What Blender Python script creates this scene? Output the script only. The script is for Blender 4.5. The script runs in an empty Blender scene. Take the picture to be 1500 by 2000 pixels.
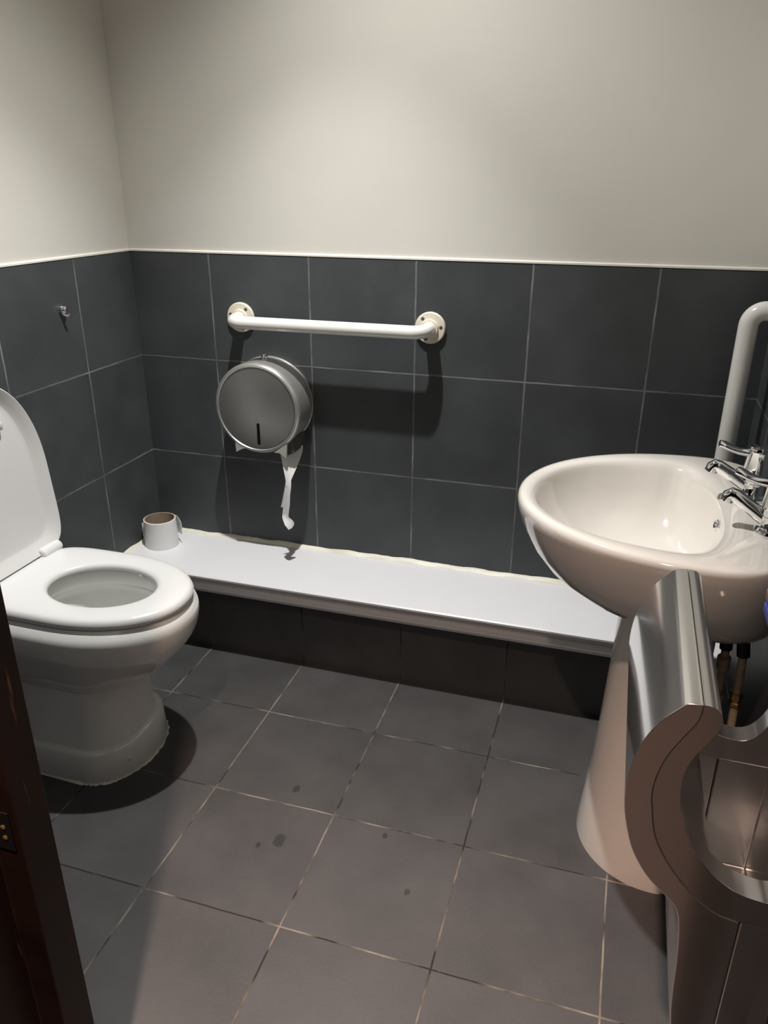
import bpy, bmesh, math, random
from mathutils import Vector, Matrix
random.seed(7)
S = bpy.context.scene
COL = S.collection
PI = math.pi

# ------------------------------------------------------------------ camera
cam_d = bpy.data.cameras.new('camera')
cam = bpy.data.objects.new('camera', cam_d); COL.objects.link(cam)
YAW, PITCH, ROLL = -0.296, 0.4009, 0.0044
fw = Vector((math.sin(YAW)*math.cos(PITCH), math.cos(YAW)*math.cos(PITCH), -math.sin(PITCH)))
rt = Vector((math.cos(YAW), -math.sin(YAW), 0)); up = rt.cross(fw)
rt2 = math.cos(ROLL)*rt + math.sin(ROLL)*up
up2 = -math.sin(ROLL)*rt + math.cos(ROLL)*up
m = Matrix((rt2, up2, -fw)).transposed().to_4x4()
m.translation = Vector((1.3847, -2.0258, 1.3237))
cam.matrix_world = m
cam_d.sensor_fit = 'VERTICAL'; cam_d.sensor_height = 36.0
cam_d.lens = 36.0*1513.66/2000.0
cam_d.clip_start = 0.02
S.camera = cam

# ------------------------------------------------------------------ light, exposure
S.view_settings.view_transform = 'Standard'
S.view_settings.look = 'None'
S.view_settings.exposure = 0.0
S.view_settings.gamma = 1.0
S.view_settings.use_curve_mapping = False
w = bpy.data.worlds.new('world'); S.world = w; w.use_nodes = True
w.node_tree.nodes['Background'].inputs[0].default_value = (1.0, 0.97, 0.93, 1)
w.node_tree.nodes['Background'].inputs[1].default_value = 0.02

def spot(name, loc, target, power, color, half_deg, blend, radius):
    d = bpy.data.lights.new(name, 'SPOT'); d.energy = power; d.color = color
    d.spot_size = math.radians(2*half_deg); d.spot_blend = blend; d.shadow_soft_size = radius
    o = bpy.data.objects.new(name, d); COL.objects.link(o); o.location = loc
    o.rotation_euler = (Vector(target)-Vector(loc)).to_track_quat('-Z', 'Y').to_euler()
    return o
LX, LY, LZ = 0.70, -0.55, 2.42     # ceiling lamp: its beam, and its spill tilted right as added fill
spot('ceiling_downlight_beam', (LX, LY, LZ), (0.62, -0.67, 0), 98, (1.0, 0.995, 0.975), 38, 0.7, 0.018)
spot('ceiling_spill_right_fill', (LX, LY, LZ), (1.20, -0.95, 0), 64, (1.0, 0.985, 0.95), 66, 0.8, 0.018)
spot('hall_downlight', (1.07, -2.14, 2.52), (1.07, -2.10, 0), 425, (1.0, 0.69, 0.55), 42, 1.0, 0.03)

# ------------------------------------------------------------------ materials
def new_mat(name):
    mt = bpy.data.materials.new(name); mt.use_nodes = True
    nt = mt.node_tree; return mt, nt, nt.nodes['Principled BSDF']
def sset(b, **k):
    for key, v in k.items():
        n = key.replace('_', ' ')
        if n in b.inputs: b.inputs[n].default_value = v
def pmat(name, col, rough=0.4, metal=0.0, coat=0.0, noise=0.0, nscale=8.0, bump=0.0, bscale=60.0, spec=0.5, aniso=0.0):
    mt, nt, b = new_mat(name)
    b.inputs['Base Color'].default_value = (*col, 1); b.inputs['Roughness'].default_value = rough
    b.inputs['Metallic'].default_value = metal; b.inputs['Coat Weight'].default_value = coat
    b.inputs['Coat Roughness'].default_value = 0.06
    b.inputs['Specular IOR Level'].default_value = spec
    N, L = nt.nodes, nt.links
    tc = N.new('ShaderNodeTexCoord')
    if noise:
        n = N.new('ShaderNodeTexNoise'); n.inputs['Scale'].default_value = nscale; n.inputs['Detail'].default_value = 5
        L.new(tc.outputs['Object'], n.inputs['Vector'])
        r = N.new('ShaderNodeMapRange'); r.inputs[1].default_value = 0.3; r.inputs[2].default_value = 0.7
        r.inputs[3].default_value = 1-noise; r.inputs[4].default_value = 1+noise
        L.new(n.outputs[0], r.inputs[0])
        v = N.new('ShaderNodeVectorMath'); v.operation = 'SCALE'; v.inputs[0].default_value = col
        L.new(r.outputs[0], v.inputs['Scale']); L.new(v.outputs[0], b.inputs['Base Color'])
    if bump:
        n = N.new('ShaderNodeTexNoise'); n.inputs['Scale'].default_value = bscale; n.inputs['Detail'].default_value = 6
        L.new(tc.outputs['Object'], n.inputs['Vector'])
        bp = N.new('ShaderNodeBump'); bp.inputs['Strength'].default_value = bump; bp.inputs['Distance'].default_value = 0.002
        L.new(n.outputs[0], bp.inputs['Height']); L.new(bp.outputs[0], b.inputs['Normal'])
    return mt

def tile_mat(name, lines, base, grout, rough, gw=0.003, dirty=0.5, stains=()):
    """lines: (axis, origin, size) of joint families, in world metres (objects sit at the origin)."""
    mt, nt, b = new_mat(name); N, L = nt.nodes, nt.links
    def M(op, a, c=None, d=None):
        n = N.new('ShaderNodeMath'); n.operation = op
        for i, x in enumerate((a, c, d)):
            if x is None: continue
            if isinstance(x, (int, float)): n.inputs[i].default_value = x
            else: L.new(x, n.inputs[i])
        return n.outputs[0]
    geo = N.new('ShaderNodeNewGeometry')
    sep = N.new('ShaderNodeSeparateXYZ'); L.new(geo.outputs['Position'], sep.inputs[0])
    # slightly wavering joints
    nz = N.new('ShaderNodeTexNoise'); nz.inputs['Scale'].default_value = 14; L.new(geo.outputs['Position'], nz.inputs['Vector'])
    wob = M('MULTIPLY', M('SUBTRACT', nz.outputs[0], 0.5), 0.003)
    mask = None; ids = []
    for ax, o, s in lines:
        c = M('DIVIDE', M('SUBTRACT', M('ADD', sep.outputs['XYZ'.index(ax)], wob), o), s)
        ids.append(M('FLOOR', c))
        dist = M('MULTIPLY', M('ABSOLUTE', M('SUBTRACT', M('FRACT', M('ADD', c, 0.5)), 0.5)), s)
        mr = N.new('ShaderNodeMapRange'); mr.inputs[1].default_value = gw*0.35; mr.inputs[2].default_value = gw*0.75
        mr.inputs[3].default_value = 1; mr.inputs[4].default_value = 0
        L.new(dist, mr.inputs[0])
        mask = mr.outputs[0] if mask is None else M('MAXIMUM', mask, mr.outputs[0])
    # a different tone and cloud pattern for every tile
    cmb = N.new('ShaderNodeCombineXYZ')
    for i, x in enumerate(ids[:3]): L.new(x, cmb.inputs[i])
    wn = N.new('ShaderNodeTexWhiteNoise'); L.new(cmb.outputs[0], wn.inputs['Vector'])
    off = N.new('ShaderNodeVectorMath'); off.operation = 'MULTIPLY_ADD'
    L.new(wn.outputs['Color'], off.inputs[0]); off.inputs[1].default_value = (9, 9, 9); L.new(geo.outputs['Position'], off.inputs[2])
    n1 = N.new('ShaderNodeTexNoise'); n1.inputs['Scale'].default_value = 7; n1.inputs['Detail'].default_value = 7; L.new(off.outputs[0], n1.inputs['Vector'])
    n2 = N.new('ShaderNodeTexNoise'); n2.inputs['Scale'].default_value = 160; n2.inputs['Detail'].default_value = 3; L.new(geo.outputs['Position'], n2.inputs['Vector'])
    k = M('ADD', M('ADD', 0.42, M('MULTIPLY', n1.outputs[0], 0.75)), M('ADD', M('MULTIPLY', wn.outputs['Value'], 0.16), M('MULTIPLY', n2.outputs[0], 0.25)))
    sc = N.new('ShaderNodeVectorMath'); sc.operation = 'SCALE'; sc.inputs[0].default_value = base; L.new(k, sc.inputs['Scale'])
    col = sc.outputs[0]
    for (sx, sy, sr) in stains:
        dx = M('SUBTRACT', sep.outputs[0], sx); dy = M('SUBTRACT', sep.outputs[1], sy)
        dd = M('SQRT', M('ADD', M('MULTIPLY', dx, dx), M('MULTIPLY', M('MULTIPLY', dy, dy), 0.55)))
        n3 = N.new('ShaderNodeTexNoise'); n3.inputs['Scale'].default_value = 55; L.new(geo.outputs['Position'], n3.inputs['Vector'])
        dd = M('ADD', dd, M('MULTIPLY', M('SUBTRACT', n3.outputs[0], 0.5), sr*1.3))
        mr = N.new('ShaderNodeMapRange'); mr.inputs[1].default_value = sr*0.85; mr.inputs[2].default_value = sr*1.1
        mr.inputs[3].default_value = 0.5; mr.inputs[4].default_value = 1; L.new(dd, mr.inputs[0])
        q = N.new('ShaderNodeVectorMath'); q.operation = 'SCALE'; L.new(col, q.inputs[0]); L.new(mr.outputs[0], q.inputs['Scale']); col = q.outputs[0]
    # grout between clean and dirty
    n4 = N.new('ShaderNodeTexNoise'); n4.inputs['Scale'].default_value = 9; n4.inputs['Detail'].default_value = 5; L.new(geo.outputs['Position'], n4.inputs['Vector'])
    gr = N.new('ShaderNodeValToRGB'); L.new(n4.outputs[0], gr.inputs[0])
    gr.color_ramp.elements[0].position = 0.42; gr.color_ramp.elements[0].color = (*[g*(1-dirty) for g in grout], 1)
    gr.color_ramp.elements[1].position = 0.62; gr.color_ramp.elements[1].color = (*grout, 1)
    mx = N.new('ShaderNodeMix'); mx.data_type = 'RGBA'
    L.new(mask, mx.inputs[0]); L.new(col, mx.inputs[6]); L.new(gr.outputs[0], mx.inputs[7])
    L.new(mx.outputs[2], b.inputs['Base Color'])
    rr = N.new('ShaderNodeMapRange'); rr.inputs[3].default_value = rough-0.07; rr.inputs[4].default_value = rough+0.1
    L.new(n1.outputs[0], rr.inputs[0]); L.new(M('MAXIMUM', rr.outputs[0], M('MULTIPLY', mask, 0.9)), b.inputs['Roughness'])
    b.inputs['Specular IOR Level'].default_value = 0.35
    bp = N.new('ShaderNodeBump'); bp.inputs['Strength'].default_value = 0.35; bp.inputs['Distance'].default_value = 0.0015
    L.new(M('ADD', M('MULTIPLY', n2.outputs[0], 0.25), M('MULTIPLY', mask, -1.0)), bp.inputs['Height']); L.new(bp.outputs[0], b.inputs['Normal'])
    return mt

TT = 1.1456      # top of the tiling
TS = 0.3
DARK = (0.060, 0.0645, 0.0685); WGROUT = (0.22, 0.225, 0.225)
FDARK = (0.064, 0.063, 0.064)
M_ = {}
M_['tile_back'] = tile_mat('slate_tile_back', [('X', 0.2513, TS), ('Z', TT-0.3001, TS)], DARK, WGROUT, 0.5, 0.0040, 0.5)
M_['tile_left'] = tile_mat('slate_tile_left', [('Y', -0.2544, TS), ('Z', TT-0.3001, TS)], DARK, WGROUT, 0.5, 0.0040, 0.5)
M_['tile_right'] = tile_mat('slate_tile_right', [('Y', -0.212, TS), ('Z', TT-0.3001, TS)], DARK, WGROUT, 0.5, 0.0040, 0.5)
M_['tile_box'] = tile_mat('slate_tile_box', [('X', 0.584, TS)], (0.085, 0.088, 0.092), (0.13, 0.12, 0.10), 0.55, 0.0034, 0.7)
M_['tile_floor'] = tile_mat('slate_tile_floor', [('X', 0.584, TS), ('Y', -0.4633, TS)], FDARK, (0.24, 0.215, 0.18), 0.5, 0.0032, 0.9,
    [(0.795, -0.866, 0.013), (0.770, -0.712, 0.009), (0.757, -0.893, 0.005), (1.098, -0.914, 0.006), (1.012, -0.786, 0.006)])
M_['paint'] = pmat('wall_paint', (0.69, 0.665, 0.61), 0.5, noise=0.03, nscale=2.5, bump=0.12, bscale=45)
M_['ceiling'] = pmat('ceiling_paint', (0.75, 0.75, 0.73), 0.8, noise=0.02)
M_['hall'] = pmat('hall_paint', (0.07, 0.045, 0.034), 0.7, noise=0.04)
M_['carpet'] = pmat('dark_lobby_carpet', (0.03, 0.02, 0.016), 0.9, noise=0.2, nscale=60)
M_['caulk'] = pmat('white_caulk', (0.78, 0.76, 0.68), 0.5, noise=0.05, nscale=30)
M_['sealant'] = pmat('yellowed_sealant', (0.78, 0.755, 0.64), 0.45, noise=0.10, nscale=14)
M_['upvc'] = pmat('white_plastic_board', (0.80, 0.80, 0.82), 0.35, noise=0.01)
M_['ceramic'] = pmat('white_ceramic', (0.80, 0.80, 0.78), 0.12, coat=0.6)
M_['basin'] = pmat('warm_white_ceramic', (0.77, 0.725, 0.67), 0.10, coat=0.7)
M_['seat'] = pmat('white_seat_plastic', (0.75, 0.75, 0.745), 0.26)
M_['lid'] = pmat('white_lid_plastic', (0.71, 0.70, 0.69), 0.3)
M_['enamel'] = pmat('white_enamel', (0.80, 0.79, 0.75), 0.2, coat=0.4)
M_['ivory'] = pmat('ivory_plastic', (0.74, 0.68, 0.56), 0.4)
M_['chrome'] = pmat('chrome', (0.82, 0.83, 0.85), 0.05, 1.0)
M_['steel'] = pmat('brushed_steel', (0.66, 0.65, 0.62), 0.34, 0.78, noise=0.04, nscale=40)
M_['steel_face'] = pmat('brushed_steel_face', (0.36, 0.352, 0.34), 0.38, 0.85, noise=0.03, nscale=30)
M_['dark'] = pmat('black_void', (0.006, 0.006, 0.006), 0.6, spec=0.1)
M_['darkgrey'] = pmat('dark_grey_plastic', (0.07, 0.07, 0.065), 0.5)
M_['paper'] = pmat('tissue_paper', (0.80, 0.80, 0.79), 0.9, bump=0.4, bscale=120)
M_['card'] = pmat('cardboard', (0.30, 0.22, 0.15), 0.85, noise=0.1, nscale=40)
M_['dryer'] = pmat('silver_grey_gloss_plastic', (0.74, 0.735, 0.73), 0.19, 0.96, coat=0.5, noise=0.02)
M_['dryer_in'] = pmat('silver_grey_inner_plastic', (0.60, 0.59, 0.58), 0.21, 0.95, coat=0.4, noise=0.02)
M_['wood'] = pmat('dark_mahogany', (0.0085, 0.0036, 0.0022), 0.45, spec=0.3, noise=0.5, nscale=12)
def add_wear(mt, col, sc, lo, hi):
    nt = mt.node_tree; N, L = nt.nodes, nt.links; b = N['Principled BSDF']
    tc = N.new('ShaderNodeTexCoord'); mp = N.new('ShaderNodeMapping'); mp.inputs['Scale'].default_value = sc
    L.new(tc.outputs['Object'], mp.inputs[0])
    n = N.new('ShaderNodeTexNoise'); n.inputs['Scale'].default_value = 1.0; n.inputs['Detail'].default_value = 4; L.new(mp.outputs[0], n.inputs['Vector'])
    mr = N.new('ShaderNodeMapRange'); mr.inputs[1].default_value = lo; mr.inputs[2].default_value = hi; L.new(n.outputs[0], mr.inputs[0])
    mx = N.new('ShaderNodeMix'); mx.data_type = 'RGBA'; L.new(mr.outputs[0], mx.inputs[0])
    L.new(b.inputs['Base Color'].links[0].from_socket, mx.inputs[6]); mx.inputs[7].default_value = (*col, 1)
    L.new(mx.outputs[2], b.inputs['Base Color'])
add_wear(M_['wood'], (0.12, 0.048, 0.018), (70, 70, 7), 0.645, 0.74)
M_['brass'] = pmat('tarnished_brass', (0.36, 0.22, 0.08), 0.4, 0.8, noise=0.2, nscale=90)
M_['copper'] = pmat('painted_copper_pipe', (0.55, 0.42, 0.29), 0.5, noise=0.2, nscale=50)
M_['copper_dark'] = pmat('dirty_copper_pipe', (0.16, 0.09, 0.06), 0.5, 0.3, noise=0.3, nscale=70)
M_['rubber'] = pmat('black_rubber', (0.012, 0.012, 0.012), 0.6)
M_['water'] = pmat('bowl_water', (0.62, 0.64, 0.62), 0.03)
M_['blue'] = pmat('blue_plastic', (0.05, 0.08, 0.36), 0.3)
M_['silver'] = pmat('silver_plastic', (0.5, 0.5, 0.5), 0.25, 0.4)

# ------------------------------------------------------------------ helpers
def empty(name, label, cat, loc, group=None, kind=None):
    o = bpy.data.objects.new(name, None); COL.objects.link(o); o.location = loc
    o.empty_display_size = 0.05
    tag(o, label, cat, group, kind); return o
def tag(o, label=None, cat=None, group=None, kind=None):
    if label: o['label'] = label
    if cat: o['category'] = cat
    if group: o['group'] = group
    if kind: o['kind'] = kind
    return o
def root_loc(p):
    v = Vector((0, 0, 0))
    while p is not None: v = v + p.location; p = p.parent
    return v
def obj(name, bm, mat, parent=None, label=None, smooth=40, bevel=0, segs=3, sub=0, origin=None):
    """bm is built in world coordinates; the mesh is stored relative to its parent."""
    base = root_loc(parent) if parent else Vector(origin or (0, 0, 0))
    bmesh.ops.recalc_face_normals(bm, faces=bm.faces[:])
    bmesh.ops.translate(bm, verts=bm.verts[:], vec=-base)
    me = bpy.data.meshes.new(name); bm.to_mesh(me); bm.free()
    mats = mat if isinstance(mat, (list, tuple)) else [mat]
    for x in mats: me.materials.append(x)
    o = bpy.data.objects.new(name, me); COL.objects.link(o)
    if parent: o.parent = parent
    elif origin: o.location = origin
    if smooth is not None:
        for p in me.polygons: p.use_smooth = True
        me.set_sharp_from_angle(angle=math.radians(smooth))
    if bevel:
        md = o.modifiers.new('bevel', 'BEVEL'); md.width = bevel; md.segments = segs
        md.limit_method = 'ANGLE'; md.angle_limit = math.radians(38); md.harden_normals = True
    if sub:
        md = o.modifiers.new('sub', 'SUBSURF'); md.levels = sub; md.render_levels = sub
    if label: o['label'] = label
    return o
def struct(name, bm, mat, label, cat, **k):
    return tag(obj(name, bm, mat, **k), label, cat, None, 'structure')
def box(bm, a, b, mi=0):
    vs = [bm.verts.new((x, y, z)) for x in (a[0], b[0]) for y in (a[1], b[1]) for z in (a[2], b[2])]
    for f in ((0, 1, 3, 2), (4, 6, 7, 5), (0, 4, 5, 1), (2, 3, 7, 6), (0, 2, 6, 4), (1, 5, 7, 3)):
        bm.faces.new([vs[i] for i in f]).material_index = mi
    return bm
def boxm(a, b): return box(bmesh.new(), a, b)
def loft(bm, rings, cap0=True, cap1=True, closed=True, loop=False, mi=0):
    R = [[bm.verts.new(p) for p in r] for r in rings]
    n = len(R[0]); pairs = list(zip(R, R[1:]))
    if loop: pairs.append((R[-1], R[0]))
    for a, b in pairs:
        for i in range(n if closed else n-1):
            j = (i+1) % n
            f = bm.faces.new((a[i], a[j], b[j], b[i])); f.material_index = mi
    if not loop:
        if cap0: bm.faces.new(R[0][::-1]).material_index = mi
        if cap1: bm.faces.new(R[-1]).material_index = mi
    return bm
def ring(c, u, v, ru, rv=None, n=48):
    rv = ru if rv is None else rv; c, u, v = Vector(c), Vector(u), Vector(v)
    return [c + u*ru*math.cos(2*PI*i/n) + v*rv*math.sin(2*PI*i/n) for i in range(n)]
def lathe(bm, c, axis, prof, n=48, cap0=True, cap1=True, mi=0, loop=False):
    """prof: (radius, distance along the axis)."""
    a = Vector(axis).normalized(); u = a.orthogonal().normalized(); v = a.cross(u)
    return loft(bm, [ring(Vector(c)+a*d, u, v, max(r, 1e-5), n=n) for r, d in prof], cap0, cap1, mi=mi, loop=loop)
def tube(bm, pts, r, n=20, cap=True, flat=None, mi=0):
    pts = [Vector(p) for p in pts]; rs = r if isinstance(r, (list, tuple)) else [r]*len(pts)
    T = []
    for i in range(len(pts)):
        d = pts[min(i+1, len(pts)-1)] - pts[max(i-1, 0)]; T.append(d.normalized())
    u = T[0].orthogonal().normalized(); rings = []
    if flat is not None:
        u = Vector(flat[0]); u = (u - T[0]*u.dot(T[0])).normalized()
    for i, p in enumerate(pts):
        u = (u - T[i]*u.dot(T[i])).normalized(); v = T[i].cross(u)
        k = 1.0 if flat is None else (flat[1][i] if isinstance(flat[1], (list, tuple)) else flat[1])
        rings.append(ring(p, u, v, rs[i]*k, rs[i], n))
    return loft(bm, rings, cap, cap, mi=mi)
def bend(pts, r, seg=8):
    """round the corners of a polyline"""
    pts = [Vector(p) for p in pts]; out = [pts[0]]
    for a, b, c in zip(pts, pts[1:], pts[2:]):
        d1 = (a-b).normalized(); d2 = (c-b).normalized(); ang = d1.angle(d2)
        t = min(r/math.tan(ang/2), (a-b).length*0.49, (c-b).length*0.49); rr = t*math.tan(ang/2)
        cen = b + (d1+d2).normalized()*(rr/math.sin(ang/2))
        s = b + d1*t - cen; e = b + d2*t - cen
        for i in range(seg+1):
            out.append(cen + s.slerp(e, i/seg).normalized()*rr)
    out.append(pts[-1]); return out
def prism(bm, poly, axis, a, b, mi=0):
    """extrude a 2-D polygon: axis 'Y' takes (x,z), 'X' takes (y,z), 'Z' takes (x,y)"""
    def P(q, t): return {'Y': (q[0], t, q[1]), 'X': (t, q[0], q[1]), 'Z': (q[0], q[1], t)}[axis]
    return loft(bm, [[P(q, a) for q in poly], [P(q, b) for q in poly]])
def smooth_poly(pts, n=6):
    """open Catmull-Rom through 2-D points"""
    P = [Vector((p[0], p[1])) for p in pts]; P = [2*P[0]-P[1]] + P + [2*P[-1]-P[-2]]
    out = []
    for i in range(1, len(P)-2):
        for k in range(n):
            t = k/n; a, b, c, d = P[i-1:i+3]
            out.append(0.5*((2*b)+(c-a)*t+(2*a-5*b+4*c-d)*t*t+(3*b-a-3*c+d)*t**3))
    out.append(P[-2]); return [(q.x, q.y) for q in out]

# ------------------------------------------------------------------ the room
RX, RY, RH = 1.712, -1.45, 2.50
struct('floor', boxm((-0.1, -1.60, -0.06), (RX+0.1, 0.1, 0)), M_['tile_floor'], 'dark grey slate-look floor tiles with pale worn grout', 'floor')
struct('floor_lobby', boxm((-0.5, -3.3, -0.06), (2.5, -1.60, -0.001)), M_['carpet'], 'dark brown lobby floor outside the doorway', 'floor')
def wall(name, lo, up_, tile, label):
    bm = bmesh.new(); box(bm, lo[0], lo[1], 0); box(bm, up_[0], up_[1], 1)
    return struct(name, bm, [tile, M_['paint']], label, 'wall')
wall('wall_back', ((-0.1, 0, 0), (RX+0.1, 0.1, TT)), ((-0.1, 0.005, TT), (RX+0.1, 0.1, RH)), M_['tile_back'], 'back wall, off-white paint above dark slate-look tiles')
wall('wall_left', ((-0.1, RY-0.1, 0), (0, 0, TT)), ((-0.1, RY-0.1, TT), (-0.005, 0.005, RH)), M_['tile_left'], 'left wall behind the toilet, cream paint above dark tiles')
wall('wall_right', ((RX, RY-0.1, 0), (RX+0.1, 0, TT)), ((RX+0.005, RY-0.1, TT), (RX+0.1, 0.005, RH)), M_['tile_right'], 'right wall behind the washbasin, dark tiles below cream paint')
bm = bmesh.new()
for a, b in ((0, 0.69), (1.62, RX)):
    box(bm, (a, RY-0.1, 0), (b, RY, TT), 0); box(bm, (a, RY-0.1, TT), (b, RY-0.005, RH), 1)
box(bm, (0.69, RY-0.1, 2.06), (1.62, RY-0.005, RH), 1)
struct('wall_front', bm, [M_['tile_back'], M_['paint']], 'wall around the doorway, paint above dark tiles', 'wall')
struct('ceiling', boxm((-0.1, RY-0.1, RH), (RX+0.1, 0.1, RH+0.06)), M_['ceiling'], 'plain white ceiling', 'ceiling')
# the lobby the photograph is taken from
struct('wall_lobby_left', boxm((-0.5, -3.2, 0), (-0.4, RY-0.1, 2.6)), M_['hall'], 'brown lobby wall to the left of the doorway', 'wall')
struct('wall_lobby_right', boxm((2.4, -3.2, 0), (2.5, RY-0.1, 2.6)), M_['hall'], 'brown lobby wall to the right of the doorway', 'wall')
struct('wall_lobby_back', boxm((-0.5, -3.3, 0), (2.5, -3.2, 2.6)), M_['hall'], 'brown lobby wall opposite the doorway', 'wall')
struct('ceiling_lobby', boxm((-0.5, -3.3, 2.6), (2.5, RY-0.1, 2.66)), M_['hall'], 'lobby ceiling outside the doorway', 'ceiling')
# white bead closing the top of the tiling
bm = bmesh.new()
prism(bm, [(-0.0015, TT-0.0025), (0.005, TT-0.0025), (0.0055, TT+0.004), (0.002, TT+0.004), (-0.0015, TT+0.0015)], 'X', 0, RX)
struct('trim_1', bm, M_['caulk'], 'thin white caulk line on top of the back wall tiles', 'trim')
bm = bmesh.new()
prism(bm, [(0.0015, TT-0.0025), (-0.005, TT-0.0025), (-0.0055, TT+0.004), (-0.002, TT+0.004), (0.0015, TT+0.0015)], 'Y', RY, 0)
struct('trim_2', bm, M_['caulk'], 'thin white caulk line on top of the left wall tiles', 'trim')

# door frame, seen as a dark strip on the left edge
fr = empty('door_1', 'dark brown wooden door frame at the left edge of the view', 'door frame', (0.74, -1.52, 0), kind='structure')
bm = bmesh.new()
prism(bm, [(0.777, -1.442), (0.777, -1.492), (0.738, -1.492), (0.738, -1.60), (0.640, -1.60), (0.640, -1.551), (0.688, -1.551), (0.688, -1.442)], 'Z', 0, 2.08)
obj('jamb', bm, M_['wood'], fr, bevel=0.002, segs=2)
bm = bmesh.new()
prism(bm, [(1.575, -1.448), (1.575, -1.497), (1.605, -1.497), (1.605, -1.60), (1.70, -1.60), (1.70, -1.551), (1.622, -1.551), (1.622, -1.448)], 'Z', 0, 2.08)
obj('jamb', bm, M_['wood'], fr, bevel=0.002, segs=2)
bm = boxm((0.744, -1.60, 2.03), (1.605, -1.452, 2.06))
obj('door_head', bm, M_['wood'], fr, bevel=0.002, segs=2)
pl = obj('strike_plate', boxm((0.742, -1.4948, 0.592), (0.768, -1.4918, 0.650)), M_['dark'], fr, bevel=0.001, segs=1)
for z in (0.612, 0.628):
    bm = bmesh.new(); lathe(bm, (0.758, -1.4948, z), (0, -1, 0), [(0.0034, 0), (0.0034, 0.0008), (0.002, 0.0016), (0.0, 0.0018)], 16, True, False)
    obj('screw', bm, M_['brass'], pl)

# ------------------------------------------------------------------ ledge
lg = empty('boxed_ledge', 'long low ledge with white plastic top and dark tiled front along the back wall', 'ledge', (0.85, -0.12, 0))
obj('tiled_front', boxm((0.0005, -0.217, 0), (RX-0.0005, -0.0005, 0.225)), M_['tile_box'], lg)
bm = bmesh.new()
obj('top_board', prism(bm, [(-0.0005, 0.2255), (-0.0005, 0.273), (-0.266, 0.273), (-0.270, 0.270), (-0.270, 0.265), (-0.218, 0.265), (-0.218, 0.2255)], 'X', 0.0005, RX-0.0005), M_['upvc'], lg, smooth=30)
prof = [(-0.2175, 0.2645)]
prof += [(-0.258, 0.2645), (-0.258, 0.2575), (-0.254, 0.2565), (-0.254, 0.2440)]
prof += [(-0.259 - 0.0065*math.sin(PI*i/10), 0.2440 - 0.0280*i/10) for i in range(11)]
prof += [(-0.252, 0.213), (-0.2175, 0.2095)]
bm = bmesh.new(); obj('edge_trim', prism(bm, prof, 'X', 0.001, RX-0.001), M_['upvc'], lg, smooth=30)
# yellowed bead at the back and left end of the board, with a wavering upper edge
bm = bmesh.new(); rings = []
n = 110
for i in range(n+1):
    x = 0.002 + (RX-0.004)*i/n
    h = 0.0095 + 0.0022*math.sin(x*9.0)*math.sin(x*23+1) + 0.0010*math.sin(x*61) + random.uniform(-0.0008, 0.0008)
    d = 0.014 + 0.0015*math.sin(x*31)
    rings.append([(x, -0.0003, 0.2732), (x, -0.0003, 0.2732+h), (x, -0.004, 0.2732+h*0.9), (x, -d*0.7, 0.2732+h*0.45), (x, -d, 0.2732)])
loft(bm, rings)
obj('sealant_bead', bm, M_['sealant'], lg, label='yellowed sealant bead along the wall', smooth=50)
bm = bmesh.new(); rings = []
for i in range(31):
    y = -0.012 - 0.255*i/30; h = 0.008 + 0.002*math.sin(y*60)
    rings.append([(0.0003, y, 0.2732), (0.0003, y, 0.2732+h), (0.004, y, 0.2732+h*0.9), (0.010, y, 0.2732+h*0.4), (0.014, y, 0.2732)])
loft(bm, rings)
obj('sealant_bead', bm, M_['sealant'], lg, smooth=50)

# ------------------------------------------------------------------ toilet
CY = -0.702
def dshape(z, xf, w_, xc=0.27, xb=0.004, nf=2.15, nb=6.0, n=72, cy=CY, nwf=None):
    out = []
    for i in range(n):
        a = 2*PI*i/n; c, s = math.cos(a), math.sin(a)
        e = nf if c >= 0 else nb
        rx = (xf-xc) if c >= 0 else (xc-xb)
        out.append((xc + rx*math.copysign(abs(c)**(2/e), c), cy + w_*math.copysign(abs(s)**(2/e), s), z))
    return out
def ell(z, cx, rx, ry, cy=CY, n=72):
    return [(cx + rx*math.cos(2*PI*i/n), cy + ry*math.sin(2*PI*i/n), z) for i in range(n)]
toilet = empty('toilet', 'white back-to-wall toilet with its seat down and lid raised, at the left wall', 'toilet', (0.25, CY, 0))
bm = bmesh.new()
R = [dshape(z, xf, w_) for z, xf, w_ in (
    (0.0, 0.366, 0.134), (0.07, 0.362, 0.129), (0.10, 0.360, 0.124), (0.16, 0.358, 0.119), (0.21, 0.361, 0.117), (0.238, 0.364, 0.118), (0.248, 0.370, 0.120),
    (0.2565, 0.392, 0.126), (0.268, 0.418, 0.1335), (0.285, 0.444, 0.1415), (0.310, 0.472, 0.152), (0.340, 0.497, 0.1645), (0.362, 0.511, 0.175), (0.380, 0.518, 0.1812), (0.400, 0.5215, 0.1848), (0.412, 0.5215, 0.1849),
    (0.420, 0.520, 0.1833), (0.427, 0.517, 0.1797), (0.435, 0.511, 0.1730), (0.443, 0.505, 0.1655), (0.449, 0.498, 0.1575), (0.4515, 0.492, 0.150))]
R += [ell(0.4515, 0.30, 0.148, 0.112), ell(0.446, 0.30, 0.143, 0.107), ell(0.418, 0.30, 0.142, 0.106), ell(0.408, 0.30, 0.146, 0.110), ell(0.404, 0.30, 0.152, 0.116),
      ell(0.385, 0.30, 0.151, 0.116), ell(0.34, 0.297, 0.138, 0.106), ell(0.29, 0.29, 0.113, 0.088), ell(0.245, 0.28, 0.083, 0.068), ell(0.215, 0.27, 0.055, 0.05), ell(0.20, 0.265, 0.03, 0.03)]
loft(bm, R)
obj('pan', bm, M_['ceramic'], toilet, smooth=60)
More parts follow.
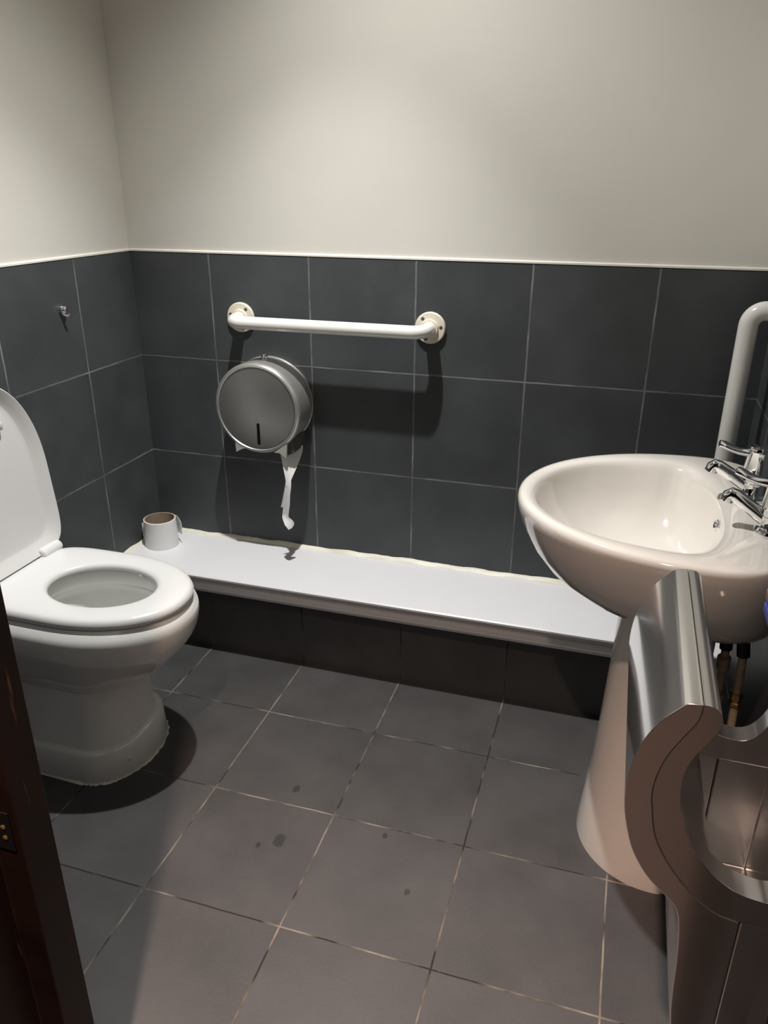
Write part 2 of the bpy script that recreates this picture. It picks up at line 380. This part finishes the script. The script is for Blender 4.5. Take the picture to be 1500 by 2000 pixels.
bm = bmesh.new(); loft(bm, [ell(0.2425, 0.28, 0.0845, 0.069), ell(0.2430, 0.28, 0.0800, 0.0650)], True, True)
obj('water', bm, M_['water'], toilet)
bm = bmesh.new()
loft(bm, [dshape(z, xf, w_) for z, xf, w_ in ((0.0005, 0.384, 0.1465), (0.004, 0.3835, 0.146), (0.072, 0.379, 0.1425), (0.080, 0.3765, 0.140), (0.0835, 0.371, 0.1345), (0.085, 0.364, 0.127))])
fl = obj('foot_flange', bm, M_['ceramic'], toilet, smooth=50)
# ragged sealant round the foot
bm = bmesh.new(); o1 = dshape(0.0004, 0.384, 0.1465, n=144); rings = []
for i, (x, y, z) in enumerate(o1):
    d = Vector((x-0.25, y-CY, 0)).normalized(); e = 0.0015 + random.uniform(-0.001, 0.0035); h = 0.005 + random.uniform(-0.0025, 0.003)
    p = Vector((x, y, 0))
    rings.append([p - d*0.003 + Vector((0, 0, 0.0006)), p - d*0.001 + Vector((0, 0, h)), p + d*e*0.5 + Vector((0, 0, h*0.5)), p + d*e + Vector((0, 0, 0.0006))])
loft(bm, rings, loop=True)
obj('foot_sealant', bm, M_['sealant'], toilet, label='ragged cream sealant round the foot')
def on_d(xf, w_, deg):
    a = math.radians(deg); c, s = math.cos(a), math.sin(a); e = 2.15 if c >= 0 else 6.0
    rx = (xf-0.27) if c >= 0 else 0.266
    p = Vector((0.27 + rx*math.copysign(abs(c)**(2/e), c), CY + w_*math.copysign(abs(s)**(2/e), s), 0))
    nrm = Vector(((p.x-0.27)/rx**2, (p.y-CY)/w_**2, 0)).normalized(); return p, nrm
for deg, z in ((-95, 0.040), (-31, 0.044), (-152, 0.040)):
    p, nr = on_d(0.3808, 0.1443, deg); p.z = z
    bm = bmesh.new(); lathe(bm, p - nr*0.003, nr, [(0.0055, 0), (0.0055, 0.0035), (0.0045, 0.0055), (0.0, 0.0065)], 20, True, False)
    obj('screw_cap', bm, M_['ceramic'], fl)
p, nr = on_d(0.3605, 0.1245, -158); p.z = 0.098
bm = bmesh.new(); lathe(bm, p - nr*0.004, nr, [(0.0045, 0), (0.0045, 0.0045), (0.003, 0.0055)], 16)
obj('fixing_hole', bm, M_['dark'], toilet, label='small black fixing hole low on the side')
# seat
SB = 0.056
def seat_out(ins, z): return dshape(z, 0.516-ins, 0.168-ins, xb=SB+ins, nb=5)
R = [seat_out(0.005, 0.4462), seat_out(0.001, 0.4490), seat_out(0.0, 0.4550), seat_out(0.003, 0.4635), seat_out(0.009, 0.468), seat_out(0.018, 0.4703),
     seat_out(0.030, 0.4708), ell(0.4706, 0.30, 0.146, 0.113), ell(0.469, 0.30, 0.138, 0.105), ell(0.465, 0.30, 0.132, 0.099), ell(0.458, 0.30, 0.130, 0.0965), ell(0.4545, 0.30, 0.131, 0.098), ell(0.4525, 0.30, 0.135, 0.102)]
bm = bmesh.new(); loft(bm, R, loop=True)
obj('seat', bm, M_['seat'], toilet, smooth=60)
for sx, sy in ((0.345, -0.800), (0.345, -0.604)):
    bm = bmesh.new(); loft(bm, [ring((sx, sy, z), (1, 0, 0), (0, 1, 0), 0.013*k, 0.008*k, 20) for z, k in ((0.4462, 0.7), (0.4480, 1.0), (0.453, 1.0), (0.457, 0.6))])
    obj('seat_buffer', bm, M_['seat'], toilet)
# raised lid
LH = 0.443
def lid_ring(ins, d):
    """ins: inset of the outline, d: distance out of the lid's back plane"""
    out = []
    for i in range(72):
        a = 2*PI*i/72; c, s = math.cos(a), math.sin(a); e = 2.2 if c >= 0 else 7.0
        uc = 0.205; ru = (LH-ins-uc) if c >= 0 else (uc-ins)
        u = uc + ru*math.copysign(abs(c)**(2/e), c); v = (0.170-ins)*math.copysign(abs(s)**(2/e), s)
        lean = 0.050 - 0.036*u/LH
        out.append((lean + d, CY + v, 0.4715 + u))
    return out
bm = bmesh.new()
loft(bm, [lid_ring(0.006, 0.0), lid_ring(0.0015, 0.002), lid_ring(0.0, 0.007), lid_ring(0.0, 0.019), lid_ring(0.0012, 0.0225), lid_ring(0.003, 0.0235), lid_ring(0.005, 0.0225), lid_ring(0.020, 0.0135), lid_ring(0.030, 0.0065), lid_ring(0.033, 0.0055), lid_ring(0.045, 0.005), lid_ring(0.10, 0.005)])
lid = obj('lid', bm, M_['lid'], toilet, smooth=45)
for v in (0.060, -0.060):
    bm = bmesh.new(); u = 0.330; x0 = 0.050 - 0.036*u/LH + 0.0045
    loft(bm, [ring((x0+dx, CY+v, 0.478+u), (0, 0.97, 0.24), (0, -0.24, 0.97), 0.0075*k, 0.0135*k, 24) for dx, k in ((0, 1), (0.008, 1), (0.013, 0.85), (0.0155, 0.5))])
    obj('lid_buffer', bm, M_['lid'], lid)
for v in (0.110, -0.110):
    bm = bmesh.new(); loft(bm, [ring((0.071, CY+v+dy, 0.4745), (1, 0, 0), (0, 0, 1), 0.0150*k, 0.0135*k, 24) for dy, k in ((-0.036, 0.75), (-0.033, 1), (0.029, 1), (0.032, 0.75))])
    obj('hinge', bm, M_['seat'], toilet)

# ------------------------------------------------------------------ toilet roll on the ledge
RC = Vector((0.070, -0.112, 0.2735)); H = 0.088
tr = empty('toilet_paper_roll', 'nearly used up white toilet roll standing in the left corner of the ledge', 'toilet roll', RC)
bm = bmesh.new(); lathe(bm, RC, (0, 0, 1), [(0.0480, 0), (0.0515, 0.0), (0.0512, H*0.3), (0.0500, H*0.55), (0.0490, H-0.001), (0.0465, H), (0.0460, H-0.004), (0.0462, 0.002)], 56, loop=True)
obj('paper_layers', bm, M_['paper'], tr)
bm = bmesh.new(); lathe(bm, RC, (0, 0, 1), [(0.0460, 0.0005), (0.0461, H-0.0002), (0.0435, H-0.0002), (0.0435, 0.0005)], 56, loop=True)
obj('cardboard_core', bm, M_['card'], tr, label='brown cardboard core')
bm = bmesh.new(); R = []
for k, (dx, dy) in enumerate(((0.030, 0.0415), (0.042, 0.036), (0.054, 0.026), (0.063, 0.018))):
    top = H*(0.985 - 0.05*k); bot = H*(0.30 + 0.02*k); nx, ny = 0.45, 0.9
    R.append([RC + Vector((dx, dy, bot)), RC + Vector((dx+0.002*math.sin(k*2), dy+0.003, (bot+top)/2)), RC + Vector((dx, dy, top)),
              RC + Vector((dx+0.0006, dy+0.0008, top)), RC + Vector((dx+0.0006+0.002*math.sin(k*2), dy+0.0038, (bot+top)/2)), RC + Vector((dx+0.0006, dy+0.0008, bot))])
loft(bm, R); obj('loose_end', bm, M_['paper'], tr, smooth=60)
bm = bmesh.new(); R = []
for k in range(4):
    a = math.radians(150 + 14*k); rr = 0.0522 + 0.0022*k
    q = RC + Vector((rr*math.cos(a), rr*math.sin(a), 0)); nrm = Vector((math.cos(a), math.sin(a), 0))*0.0006
    R.append([q + Vector((0, 0, H*0.02)), q + Vector((0, 0, H*(0.93-0.06*k))), q + nrm + Vector((0, 0, H*(0.93-0.06*k))), q + nrm + Vector((0, 0, H*0.02))])
loft(bm, R); obj('loose_end', bm, M_['paper'], tr, smooth=60)

# ------------------------------------------------------------------ grab rail on the back wall
def flange(parent, c, axis, r=0.0415, holes=(35, 155, 275), u=(1, 0, 0), v=(0, 0, 1)):
    a = Vector(axis); c = Vector(c)
    bm = bmesh.new(); lathe(bm, c, a, [(r*0.98, 0.0002), (r, 0.002), (r, 0.0075), (r*0.94, 0.0105), (0.024, 0.0115), (0.0225, 0.018), (0.017, 0.0185)], 48)
    f = obj('wall_flange', bm, M_['ivory'], parent, label='round ivory wall flange')
    for h in holes:
        t = math.radians(h); q = c + (Vector(u)*math.cos(t) + Vector(v)*math.sin(t))*r*0.72 + a*0.0088
        bm = bmesh.new(); lathe(bm, q, a, [(0.0050, 0), (0.0050, 0.0024), (0.0030, 0.0030), (0.0, 0.0022)], 16, True, False)
        obj('screw', bm, M_['darkgrey'], f)
gr = empty('grab_rail', 'white horizontal grab rail above the round steel dispenser', 'grab rail', (0.617, 0, 0.973))
RZ = 0.973
bm = bmesh.new(); tube(bm, bend([(0.342, -0.004, RZ), (0.342, -0.077, RZ-0.002), (0.894, -0.077, RZ-0.002), (0.894, -0.004, RZ)], 0.046, 10), 0.0175, 28)
obj('rail_tube', bm, M_['enamel'], gr, smooth=60)
flange(gr, (0.342, 0, RZ), (0, -1, 0), holes=(50, 165, 285)); flange(gr, (0.894, 0, RZ), (0, -1, 0), holes=(130, 5, 250))

# ------------------------------------------------------------------ steel dispenser
DX, DZ, DR, DD = 0.4225, 0.738, 0.1305, 0.112
ds = empty('toilet_roll_dispenser', 'round brushed steel jumbo toilet roll dispenser below the white rail', 'paper dispenser', (DX, 0, DZ))
bm = bmesh.new(); lathe(bm, (DX, 0, DZ), (0, -1, 0), [(DR, 0.0005), (DR, 0.006), (DR-0.001, 0.0065), (DR-0.001, 0.080), (DR, 0.0805), (DR, 0.094), (DR-0.0015, 0.101), (DR-0.006, 0.107), (DR-0.011, 0.1085), (DR-0.0125, 0.107), (DR-0.014, 0.1035), (DR-0.016, 0.1035)], 96)
obj('drum', bm, M_['steel'], ds, smooth=30)
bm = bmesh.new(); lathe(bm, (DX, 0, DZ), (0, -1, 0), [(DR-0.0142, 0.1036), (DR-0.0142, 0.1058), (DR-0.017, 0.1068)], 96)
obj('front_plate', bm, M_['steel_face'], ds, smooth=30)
bm = bmesh.new(); rr = 0.0045; z0, z1 = DZ-0.104, DZ-0.040; xs = DX+0.003
poly = [(xs+rr*math.cos(a), z1-rr+rr*math.sin(a)) for a in [PI*i/8 for i in range(9)]] + [(xs+rr*math.cos(a), z0+rr+rr*math.sin(a)) for a in [PI+PI*i/8 for i in range(9)]]
prism(bm, poly, 'Y', -0.1072, -0.1060); obj('level_window', bm, M_['dark'], ds, label='narrow black level slot')
bm = bmesh.new(); lathe(bm, (DX-0.002, -0.030, DZ+DR-0.002), (0, 0, 1), [(0.011, 0), (0.011, 0.004), (0.0085, 0.0055), (0.0085, 0.012), (0.007, 0.0135)], 24)
obj('lock', bm, M_['chrome'], ds)
bm = bmesh.new(); prism(bm, [(0.3480, 0.640), (0.3495, 0.6035), (0.3590, 0.6100), (0.372, 0.6165), (0.385, 0.619)], 'Y', -0.1055, -0.012); obj('paper_cutter', bm, M_['steel'], ds, bevel=0.001, segs=1)
bm = bmesh.new(); prism(bm, [(0.468, 0.615), (0.487, 0.6135), (0.497, 0.6070), (0.505, 0.602), (0.508, 0.604), (0.512, 0.646)], 'Y', -0.1055, -0.012); obj('paper_cutter', bm, M_['steel'], ds, bevel=0.001, segs=1)
bm = bmesh.new(); prism(bm, [(0.5085, 0.606), (0.528, 0.616), (0.5275, 0.66), (0.5125, 0.648)], 'Y', -0.094, -0.012); obj('outlet_guard', bm, M_['darkgrey'], ds, bevel=0.002, segs=2, label='dark grey outlet guard')
# paper hanging out of it
pp = [  # z, left x, right x, y of left, y of right
    (0.622, 0.486, 0.532, -0.080, -0.040), (0.606, 0.483, 0.533, -0.090, -0.048), (0.586, 0.488, 0.530, -0.094, -0.062), (0.558, 0.495, 0.523, -0.099, -0.082), (0.533, 0.5015, 0.5155, -0.104, -0.098),
    (0.515, 0.501, 0.517, -0.108, -0.103), (0.490, 0.498, 0.514, -0.110, -0.106), (0.460, 0.494, 0.512, -0.112, -0.107), (0.430, 0.490, 0.507, -0.113, -0.108), (0.419, 0.489, 0.506, -0.114, -0.107),
    (0.409, 0.496, 0.517, -0.121, -0.104), (0.400, 0.502, 0.521, -0.125, -0.102), (0.393, 0.508, 0.5205, -0.125, -0.104), (0.386, 0.512, 0.516, -0.123, -0.112)]
bm = bmesh.new(); R = []
for z, a, b, ya, yb in pp:
    A, B = Vector((a, ya, z)), Vector((b, yb, z)); mid = (A+B)/2 + Vector((0, 0.004, 0)); o_ = Vector((0, 0.0007, 0))
    R.append([A, (A+mid)/2 - o_*2, mid, (mid+B)/2 - o_, B, B+o_, (mid+B)/2+o_*0, mid+o_, (A+mid)/2 - o_, A+o_])
loft(bm, R)
bm2 = [(0.520, 0.501, 0.506, -0.1085), (0.49, 0.493, 0.503, -0.106), (0.460, 0.4855, 0.497, -0.105), (0.447, 0.482, 0.489, -0.105)]
loft(bm, [[(a, y, z), (b, y+0.001, z), (b, y+0.0018, z), (a, y+0.0008, z)] for z, a, b, y in bm2])
o = obj('toilet_paper_strip', bm, M_['paper'], None, smooth=50, origin=(0.505, -0.08, 0.62))
tag(o, 'crumpled strip of white paper hanging out of the steel dispenser', 'toilet paper')

# ------------------------------------------------------------------ chrome hook on the left wall
HK = Vector((0, -0.327, 1.023))
hk = empty('wall_hook', 'tiny chrome hook on the dark tiles of the left wall', 'hook', HK)
bm = bmesh.new(); lathe(bm, HK, (1, 0, 0), [(0.0105, 0.0003), (0.0112, 0.003), (0.0108, 0.008), (0.0085, 0.0125), (0.005, 0.0148), (0.0, 0.0153)], 32, True, False)
obj('knob', bm, M_['chrome'], hk)
bm = bmesh.new(); tube(bm, [HK+Vector(v) for v in ((0.004, -0.004, -0.008), (0.008, -0.003, -0.0125), (0.013, -0.001, -0.0148), (0.018, 0.0015, -0.0135), (0.0205, 0.003, -0.0105))], [0.0034, 0.0036, 0.0036, 0.0034, 0.0028], 14)
obj('peg', bm, M_['chrome'], hk)

# ------------------------------------------------------------------ washbasin
BY = -0.606
def bshape(z, left, wy, xc=1.56, right=RX-0.001, n=88, er=2.6, cy=BY, el=2.0):
    out = []
    for i in range(n):
        a = 2*PI*i/n; c, s = math.cos(a), math.sin(a)
        rx, e = ((right-xc), er) if c >= 0 else ((xc-left), el)
        out.append((xc + rx*math.copysign(abs(c)**(2/e), c), cy + wy*math.copysign(abs(s)**(2/e), s), z))
    return out
bs = empty('washbasin', 'large oval white washbasin mounted on the right wall', 'washbasin', (1.60, BY, 0.58))
R = [bshape(z, l, wy, xc=xc) for z, l, wy, xc in (
    (0.585, 1.45, 0.115, 1.58), (0.588, 1.425, 0.135, 1.58), (0.600, 1.380, 0.165, 1.575), (0.622, 1.331, 0.196, 1.57), (0.655, 1.287, 0.228, 1.565), (0.695, 1.256, 0.254, 1.56), (0.735, 1.236, 0.273, 1.56), (0.762, 1.2275, 0.282, 1.56),
    (0.778, 1.2255, 0.2845, 1.56), (0.786, 1.228, 0.282, 1.56), (0.790, 1.2335, 0.2765, 1.56), (0.7905, 1.240, 0.270, 1.56))]
R += [bshape(z, l, wy, xc=xc, right=rr_, er=2.3, el=2.12) for z, l, wy, xc, rr_ in (
    (0.7903, 1.243, 0.243, 1.535, 1.618), (0.7888, 1.251, 0.228, 1.52, 1.606), (0.7845, 1.257, 0.219, 1.508, 1.597), (0.778, 1.261, 0.2135, 1.50, 1.591), (0.768, 1.265, 0.208, 1.498, 1.587), (0.735, 1.279, 0.194, 1.495, 1.580),
    (0.70, 1.311, 0.172, 1.49, 1.572), (0.672, 1.347, 0.142, 1.485, 1.561), (0.655, 1.390, 0.100, 1.48, 1.544), (0.648, 1.428, 0.055, 1.475, 1.515), (0.645, 1.446, 0.022, 1.468, 1.490))]
bm = bmesh.new(); loft(bm, R)
obj('bowl', bm, M_['basin'], bs, smooth=60)
bm = bmesh.new(); lathe(bm, (1.468, BY, 0.6452), (0, 0, 1), [(0.021, 0), (0.021, 0.002), (0.017, 0.0022), (0.015, 0.0005), (0.012, 0.001)], 32)
obj('drain', bm, M_['chrome'], bs)
oc = Vector((1.5845, BY-0.032, 0.764)); oa = Vector((-0.93, 0.12, 0.34)).normalized(); ou = Vector((0, 1, 0)); ov = oa.cross(ou).normalized()
bm = bmesh.new(); loft(bm, [ring(oc + oa*d, ou, ov, 0.0145*k, 0.0085*k, 28) for d, k in ((-0.004, 1), (0.002, 1), (0.003, 0.9), (0.002, 0.7), (-0.003, 0.65))])
ovf = obj('overflow_ring', bm, M_['chrome'], bs)
# pedestal
pd = bmesh.new()
loft(pd, [bshape(z, l, wy, xc=1.57, right=1.618, er=3.5) for z, l, wy in ((0.0, 1.412, 0.163), (0.02, 1.413, 0.162), (0.10, 1.420, 0.150), (0.20, 1.428, 0.136), (0.32, 1.433, 0.122), (0.45, 1.438, 0.110), (0.55, 1.441, 0.103), (0.584, 1.440, 0.102))])
o = obj('basin_pedestal', pd, M_['basin'], None, smooth=60, origin=(1.55, BY, 0))
tag(o, 'tapering white ceramic pedestal under the washbasin', 'pedestal')

# taps
def tap(c, rot, label):
    c = Vector(c); t = empty('lever_tap', label, 'tap', c, 'lever taps on the washbasin')
    Rm = Matrix.Rotation(rot, 3, 'Z')
    W = lambda v: c + Rm @ Vector(v)
    bm = bmesh.new(); lathe(bm, c, (0, 0, 1), [(0.0290, 0.0002), (0.0298, 0.002), (0.0290, 0.005), (0.0250, 0.009), (0.0228, 0.012), (0.0228, 0.031), (0.0218, 0.032), (0.0218, 0.0335), (0.0232, 0.0345), (0.0228, 0.044), (0.0195, 0.047)], 40)
    obj('body', bm, M_['chrome'], t)
    bm = bmesh.new(); lathe(bm, c + Vector((0, 0, 0.0465)), (0, 0, 1), [(0.0190, 0), (0.0242, 0.001), (0.0235, 0.010), (0.0205, 0.040), (0.0215, 0.042), (0.0215, 0.048), (0.0185, 0.0518), (0.0, 0.0525)], 40, True, False)
    obj('valve_head', bm, M_['chrome'], t)
    pts = [(-0.008, 0, 0.0185), (-0.028, 0, 0.0305), (-0.048, 0, 0.0425), (-0.066, 0, 0.0530), (-0.0715, 0, 0.0545), (-0.0752, 0, 0.0515), (-0.0775, 0, 0.0425)]
    bm = bmesh.new(); tube(bm, [W(p) for p in pts], [0.0128, 0.0124, 0.0120, 0.0116, 0.0114, 0.0114, 0.0116], 20, flat=(Rm @ Vector((0, 1, 0)), 1.12))
    obj('spout', bm, M_['chrome'], t)
    pts = [(-0.008, 0, 0.084), (-0.020, 0, 0.0845), (-0.036, 0, 0.086), (-0.052, 0, 0.0905), (-0.062, 0, 0.095), (-0.071, 0, 0.097), (-0.0725, 0, 0.097)]
    bm = bmesh.new(); tube(bm, [W(p) for p in pts], [0.0072, 0.0068, 0.0062, 0.0060, 0.0064, 0.0058, 0.0025], 20, flat=(Rm @ Vector((0, 1, 0)), [1.2, 1.4, 1.7, 2.1, 2.3, 2.1, 2.0]))
    obj('lever', bm, M_['chrome'], t)
tap((1.660, -0.712, 0.7902), -0.28, 'chrome lever tap nearer the camera, cut off by the right edge')
tap((1.648, -0.548, 0.7902), -0.05, 'chrome lever tap in front of the vertical white rail, fully visible')

# vertical rail on the right wall
vr = empty('grab_rail', 'white vertical grab rail on the right wall behind the washbasin taps', 'grab rail', (RX, -0.145, 0.80))
bm = bmesh.new(); tube(bm, bend([(RX-0.004, -0.145, 0.52), (1.6435, -0.145, 0.52), (1.6435, -0.145, 1.073), (RX-0.004, -0.145, 1.073)], 0.05, 10), 0.0208, 28)
obj('rail_tube', bm, M_['enamel'], vr, smooth=60)
flange(vr, (RX, -0.145, 0.52), (-1, 0, 0), u=(0, 1, 0)); flange(vr, (RX, -0.145, 1.073), (-1, 0, 0), u=(0, 1, 0))

# ------------------------------------------------------------------ pipes under the basin
def pipe(label, top, mid, bot, fit, mat, mats):
    t = empty('water_pipe', label, 'pipe', bot, 'water pipes under the washbasin')
    top, mid, bot = map(Vector, (top, mid, bot))
    bm = bmesh.new(); tube(bm, [bot, mid], 0.0078, 18); obj('tube', bm, mat, t)
    bm = bmesh.new(); tube(bm, [mid, mid.lerp(top, 0.5) + Vector((-0.004, 0, 0)), top], 0.0118, 18); obj('flexible_hose', bm, M_['rubber'], t, label='black flexible hose')
    d = (mid-bot).normalized()
    for k in fit:
        q = bot.lerp(mid, k)
        bm = bmesh.new(); lathe(bm, q - d*0.016, d, [(0.0105, 0), (0.0122, 0.003), (0.0122, 0.011), (0.0100, 0.013), (0.0100, 0.019), (0.0128, 0.021), (0.0128, 0.030), (0.0098, 0.033)], 6 if mats == 'brass' else 18)
        obj('compression_fitting', bm, M_[mats], t, smooth=25)
pipe('beige copper pipe with brass fitting, nearer the right wall', (1.664, -0.655, 0.60), (1.669, -0.655, 0.515), (1.694, -0.610, 0.0), (0.80,), M_['copper'], 'brass')
pipe('pale painted pipe beside the brass fitting, nearer the pedestal', (1.645, -0.612, 0.60), (1.645, -0.612, 0.500), (1.668, -0.565, 0.0), (0.93, 0.74), M_['copper'], 'copper')

# ------------------------------------------------------------------ hand dryer with an open slot
Y0, Y1 = -1.292, -0.966
hd = empty('hand_dryer', 'glossy silver grey wall-hung hand dryer with a deep curved slot, at the right edge', 'hand dryer', (1.61, (Y0+Y1)/2, 0.16))
outer = [(1.5095, 0.8245), (1.496, 0.8225), (1.486, 0.813), (1.470, 0.793), (1.456, 0.762), (1.449, 0.730), (1.447, 0.700), (1.449, 0.670), (1.455, 0.641), (1.464, 0.612), (1.476, 0.589), (1.488, 0.572), (1.502, 0.558), (1.515, 0.546), (1.525, 0.532), (1.531, 0.505), (1.536, 0.452), (1.541, 0.368), (1.554, 0.280), (1.566, 0.206), (1.571, 0.172)]
seam = [(1.593, 0.537), (1.568, 0.542), (1.544, 0.558), (1.519, 0.584), (1.499, 0.613), (1.486, 0.641), (1.479, 0.675), (1.476, 0.698), (1.478, 0.724), (1.485, 0.752), (1.497, 0.779), (1.5085, 0.803), (1.5110, 0.8240)]
inner = [(1.5130, 0.8245), (1.523, 0.8225), (1.530, 0.814), (1.532, 0.801), (1.523, 0.779), (1.511, 0.755), (1.505, 0.732), (1.505, 0.703), (1.512, 0.668), (1.530, 0.631), (1.554, 0.600), (1.574, 0.585), (1.588, 0.579), (1.602, 0.576), (1.616, 0.5755), (1.630, 0.581), (1.643, 0.597), (1.653, 0.622), (1.661, 0.660), (1.663, 0.700), (1.657, 0.750), (1.644, 0.780), (1.628, 0.7895), (1.6175, 0.793), (1.6155, 0.802), (1.617, 0.812), (1.624, 0.822), (1.645, 0.840), (1.675, 0.870), (1.711, 0.890)]
XC = 1.594
A = smooth_poly(outer, 4) + [(1.577, 0.162), (XC, 0.160)] + smooth_poly(seam, 5)
seam2 = [(x+0.0004, z+0.0003) for x, z in reversed(seam)]
B = smooth_poly(inner, 5) + [(1.711, 0.5380), (XC+0.0010, 0.5380)] + smooth_poly(list(reversed(seam2)), 5)
def solid(poly, a, b):
    bm = bmesh.new(); prism(bm, poly, 'Y', a, b); bmesh.ops.recalc_face_normals(bm, faces=bm.faces[:]); return bm
def bm_obj(bm):
    me = bpy.data.meshes.new('tmp'); bm.to_mesh(me); bm.free(); o = bpy.data.objects.new('tmp', me); COL.objects.link(o); return o
# the pocket is cut out of the inner shell and of the housing below it
pocket_in = [(1.552, 0.90), (1.548, 0.805), (1.5195, 0.777), (1.508, 0.754), (1.502, 0.732), (1.502, 0.703), (1.509, 0.667), (1.526, 0.632), (1.546, 0.602), (1.560, 0.570), (1.570, 0.520), (1.578, 0.450), (1.584, 0.340), (1.664, 0.340), (1.667, 0.660), (1.667, 0.704), (1.660, 0.754), (1.647, 0.7825), (1.630, 0.7915), (1.613, 0.7935), (1.609, 0.80), (1.609, 0.90)]
def cut(bm, cutter_bm):
    a, c = bm_obj(bm), bm_obj(cutter_bm)
    md = a.modifiers.new('cut', 'BOOLEAN'); md.object = c; md.operation = 'DIFFERENCE'; md.solver = 'EXACT'
    dg = bpy.context.evaluated_depsgraph_get(); me = bpy.data.meshes.new_from_object(a.evaluated_get(dg))
    out = bmesh.new(); out.from_mesh(me)
    for o_ in (a, c): bpy.data.objects.remove(o_, do_unlink=True)
    return out
wl = 0.034
def pocket_bm(): return solid(pocket_in, Y0+wl, Y1-wl)
obj('front_cover', cut(solid(A, Y0, Y1), pocket_bm()), M_['dryer'], hd, smooth=40, bevel=0.005, segs=3)
ish = cut(solid(B, Y0+0.0008, Y1-0.0008), pocket_bm())
obj('slot_shell', ish, M_['dryer_in'], hd, smooth=40, bevel=0.0025, segs=3)
Cp = [(XC+0.0004, 0.162), (XC+0.0004, 0.5377), (1.711, 0.5377), (1.711, 0.162)]
rh = cut(solid(Cp, Y0+0.0015, Y1-0.0015), pocket_bm())
obj('rear_housing', rh, M_['dryer'], hd, smooth=40, bevel=0.0025, segs=3)
bm = boxm((1.6155, Y1-0.075, 0.7785), (1.641, Y1-0.0015, 0.7910))
obj('lip_strip', bm, M_['blue'], hd, bevel=0.0015, segs=2, label='blue strip under the rear lip')
bm = boxm((1.6185, Y1-0.074, 0.7730), (1.645, Y1-0.0025, 0.7784))
obj('lip_dark_strip', bm, M_['rubber'], hd, bevel=0.0015, segs=2, label='black strip under the blue strip')  # plain dark strip just below the blue one
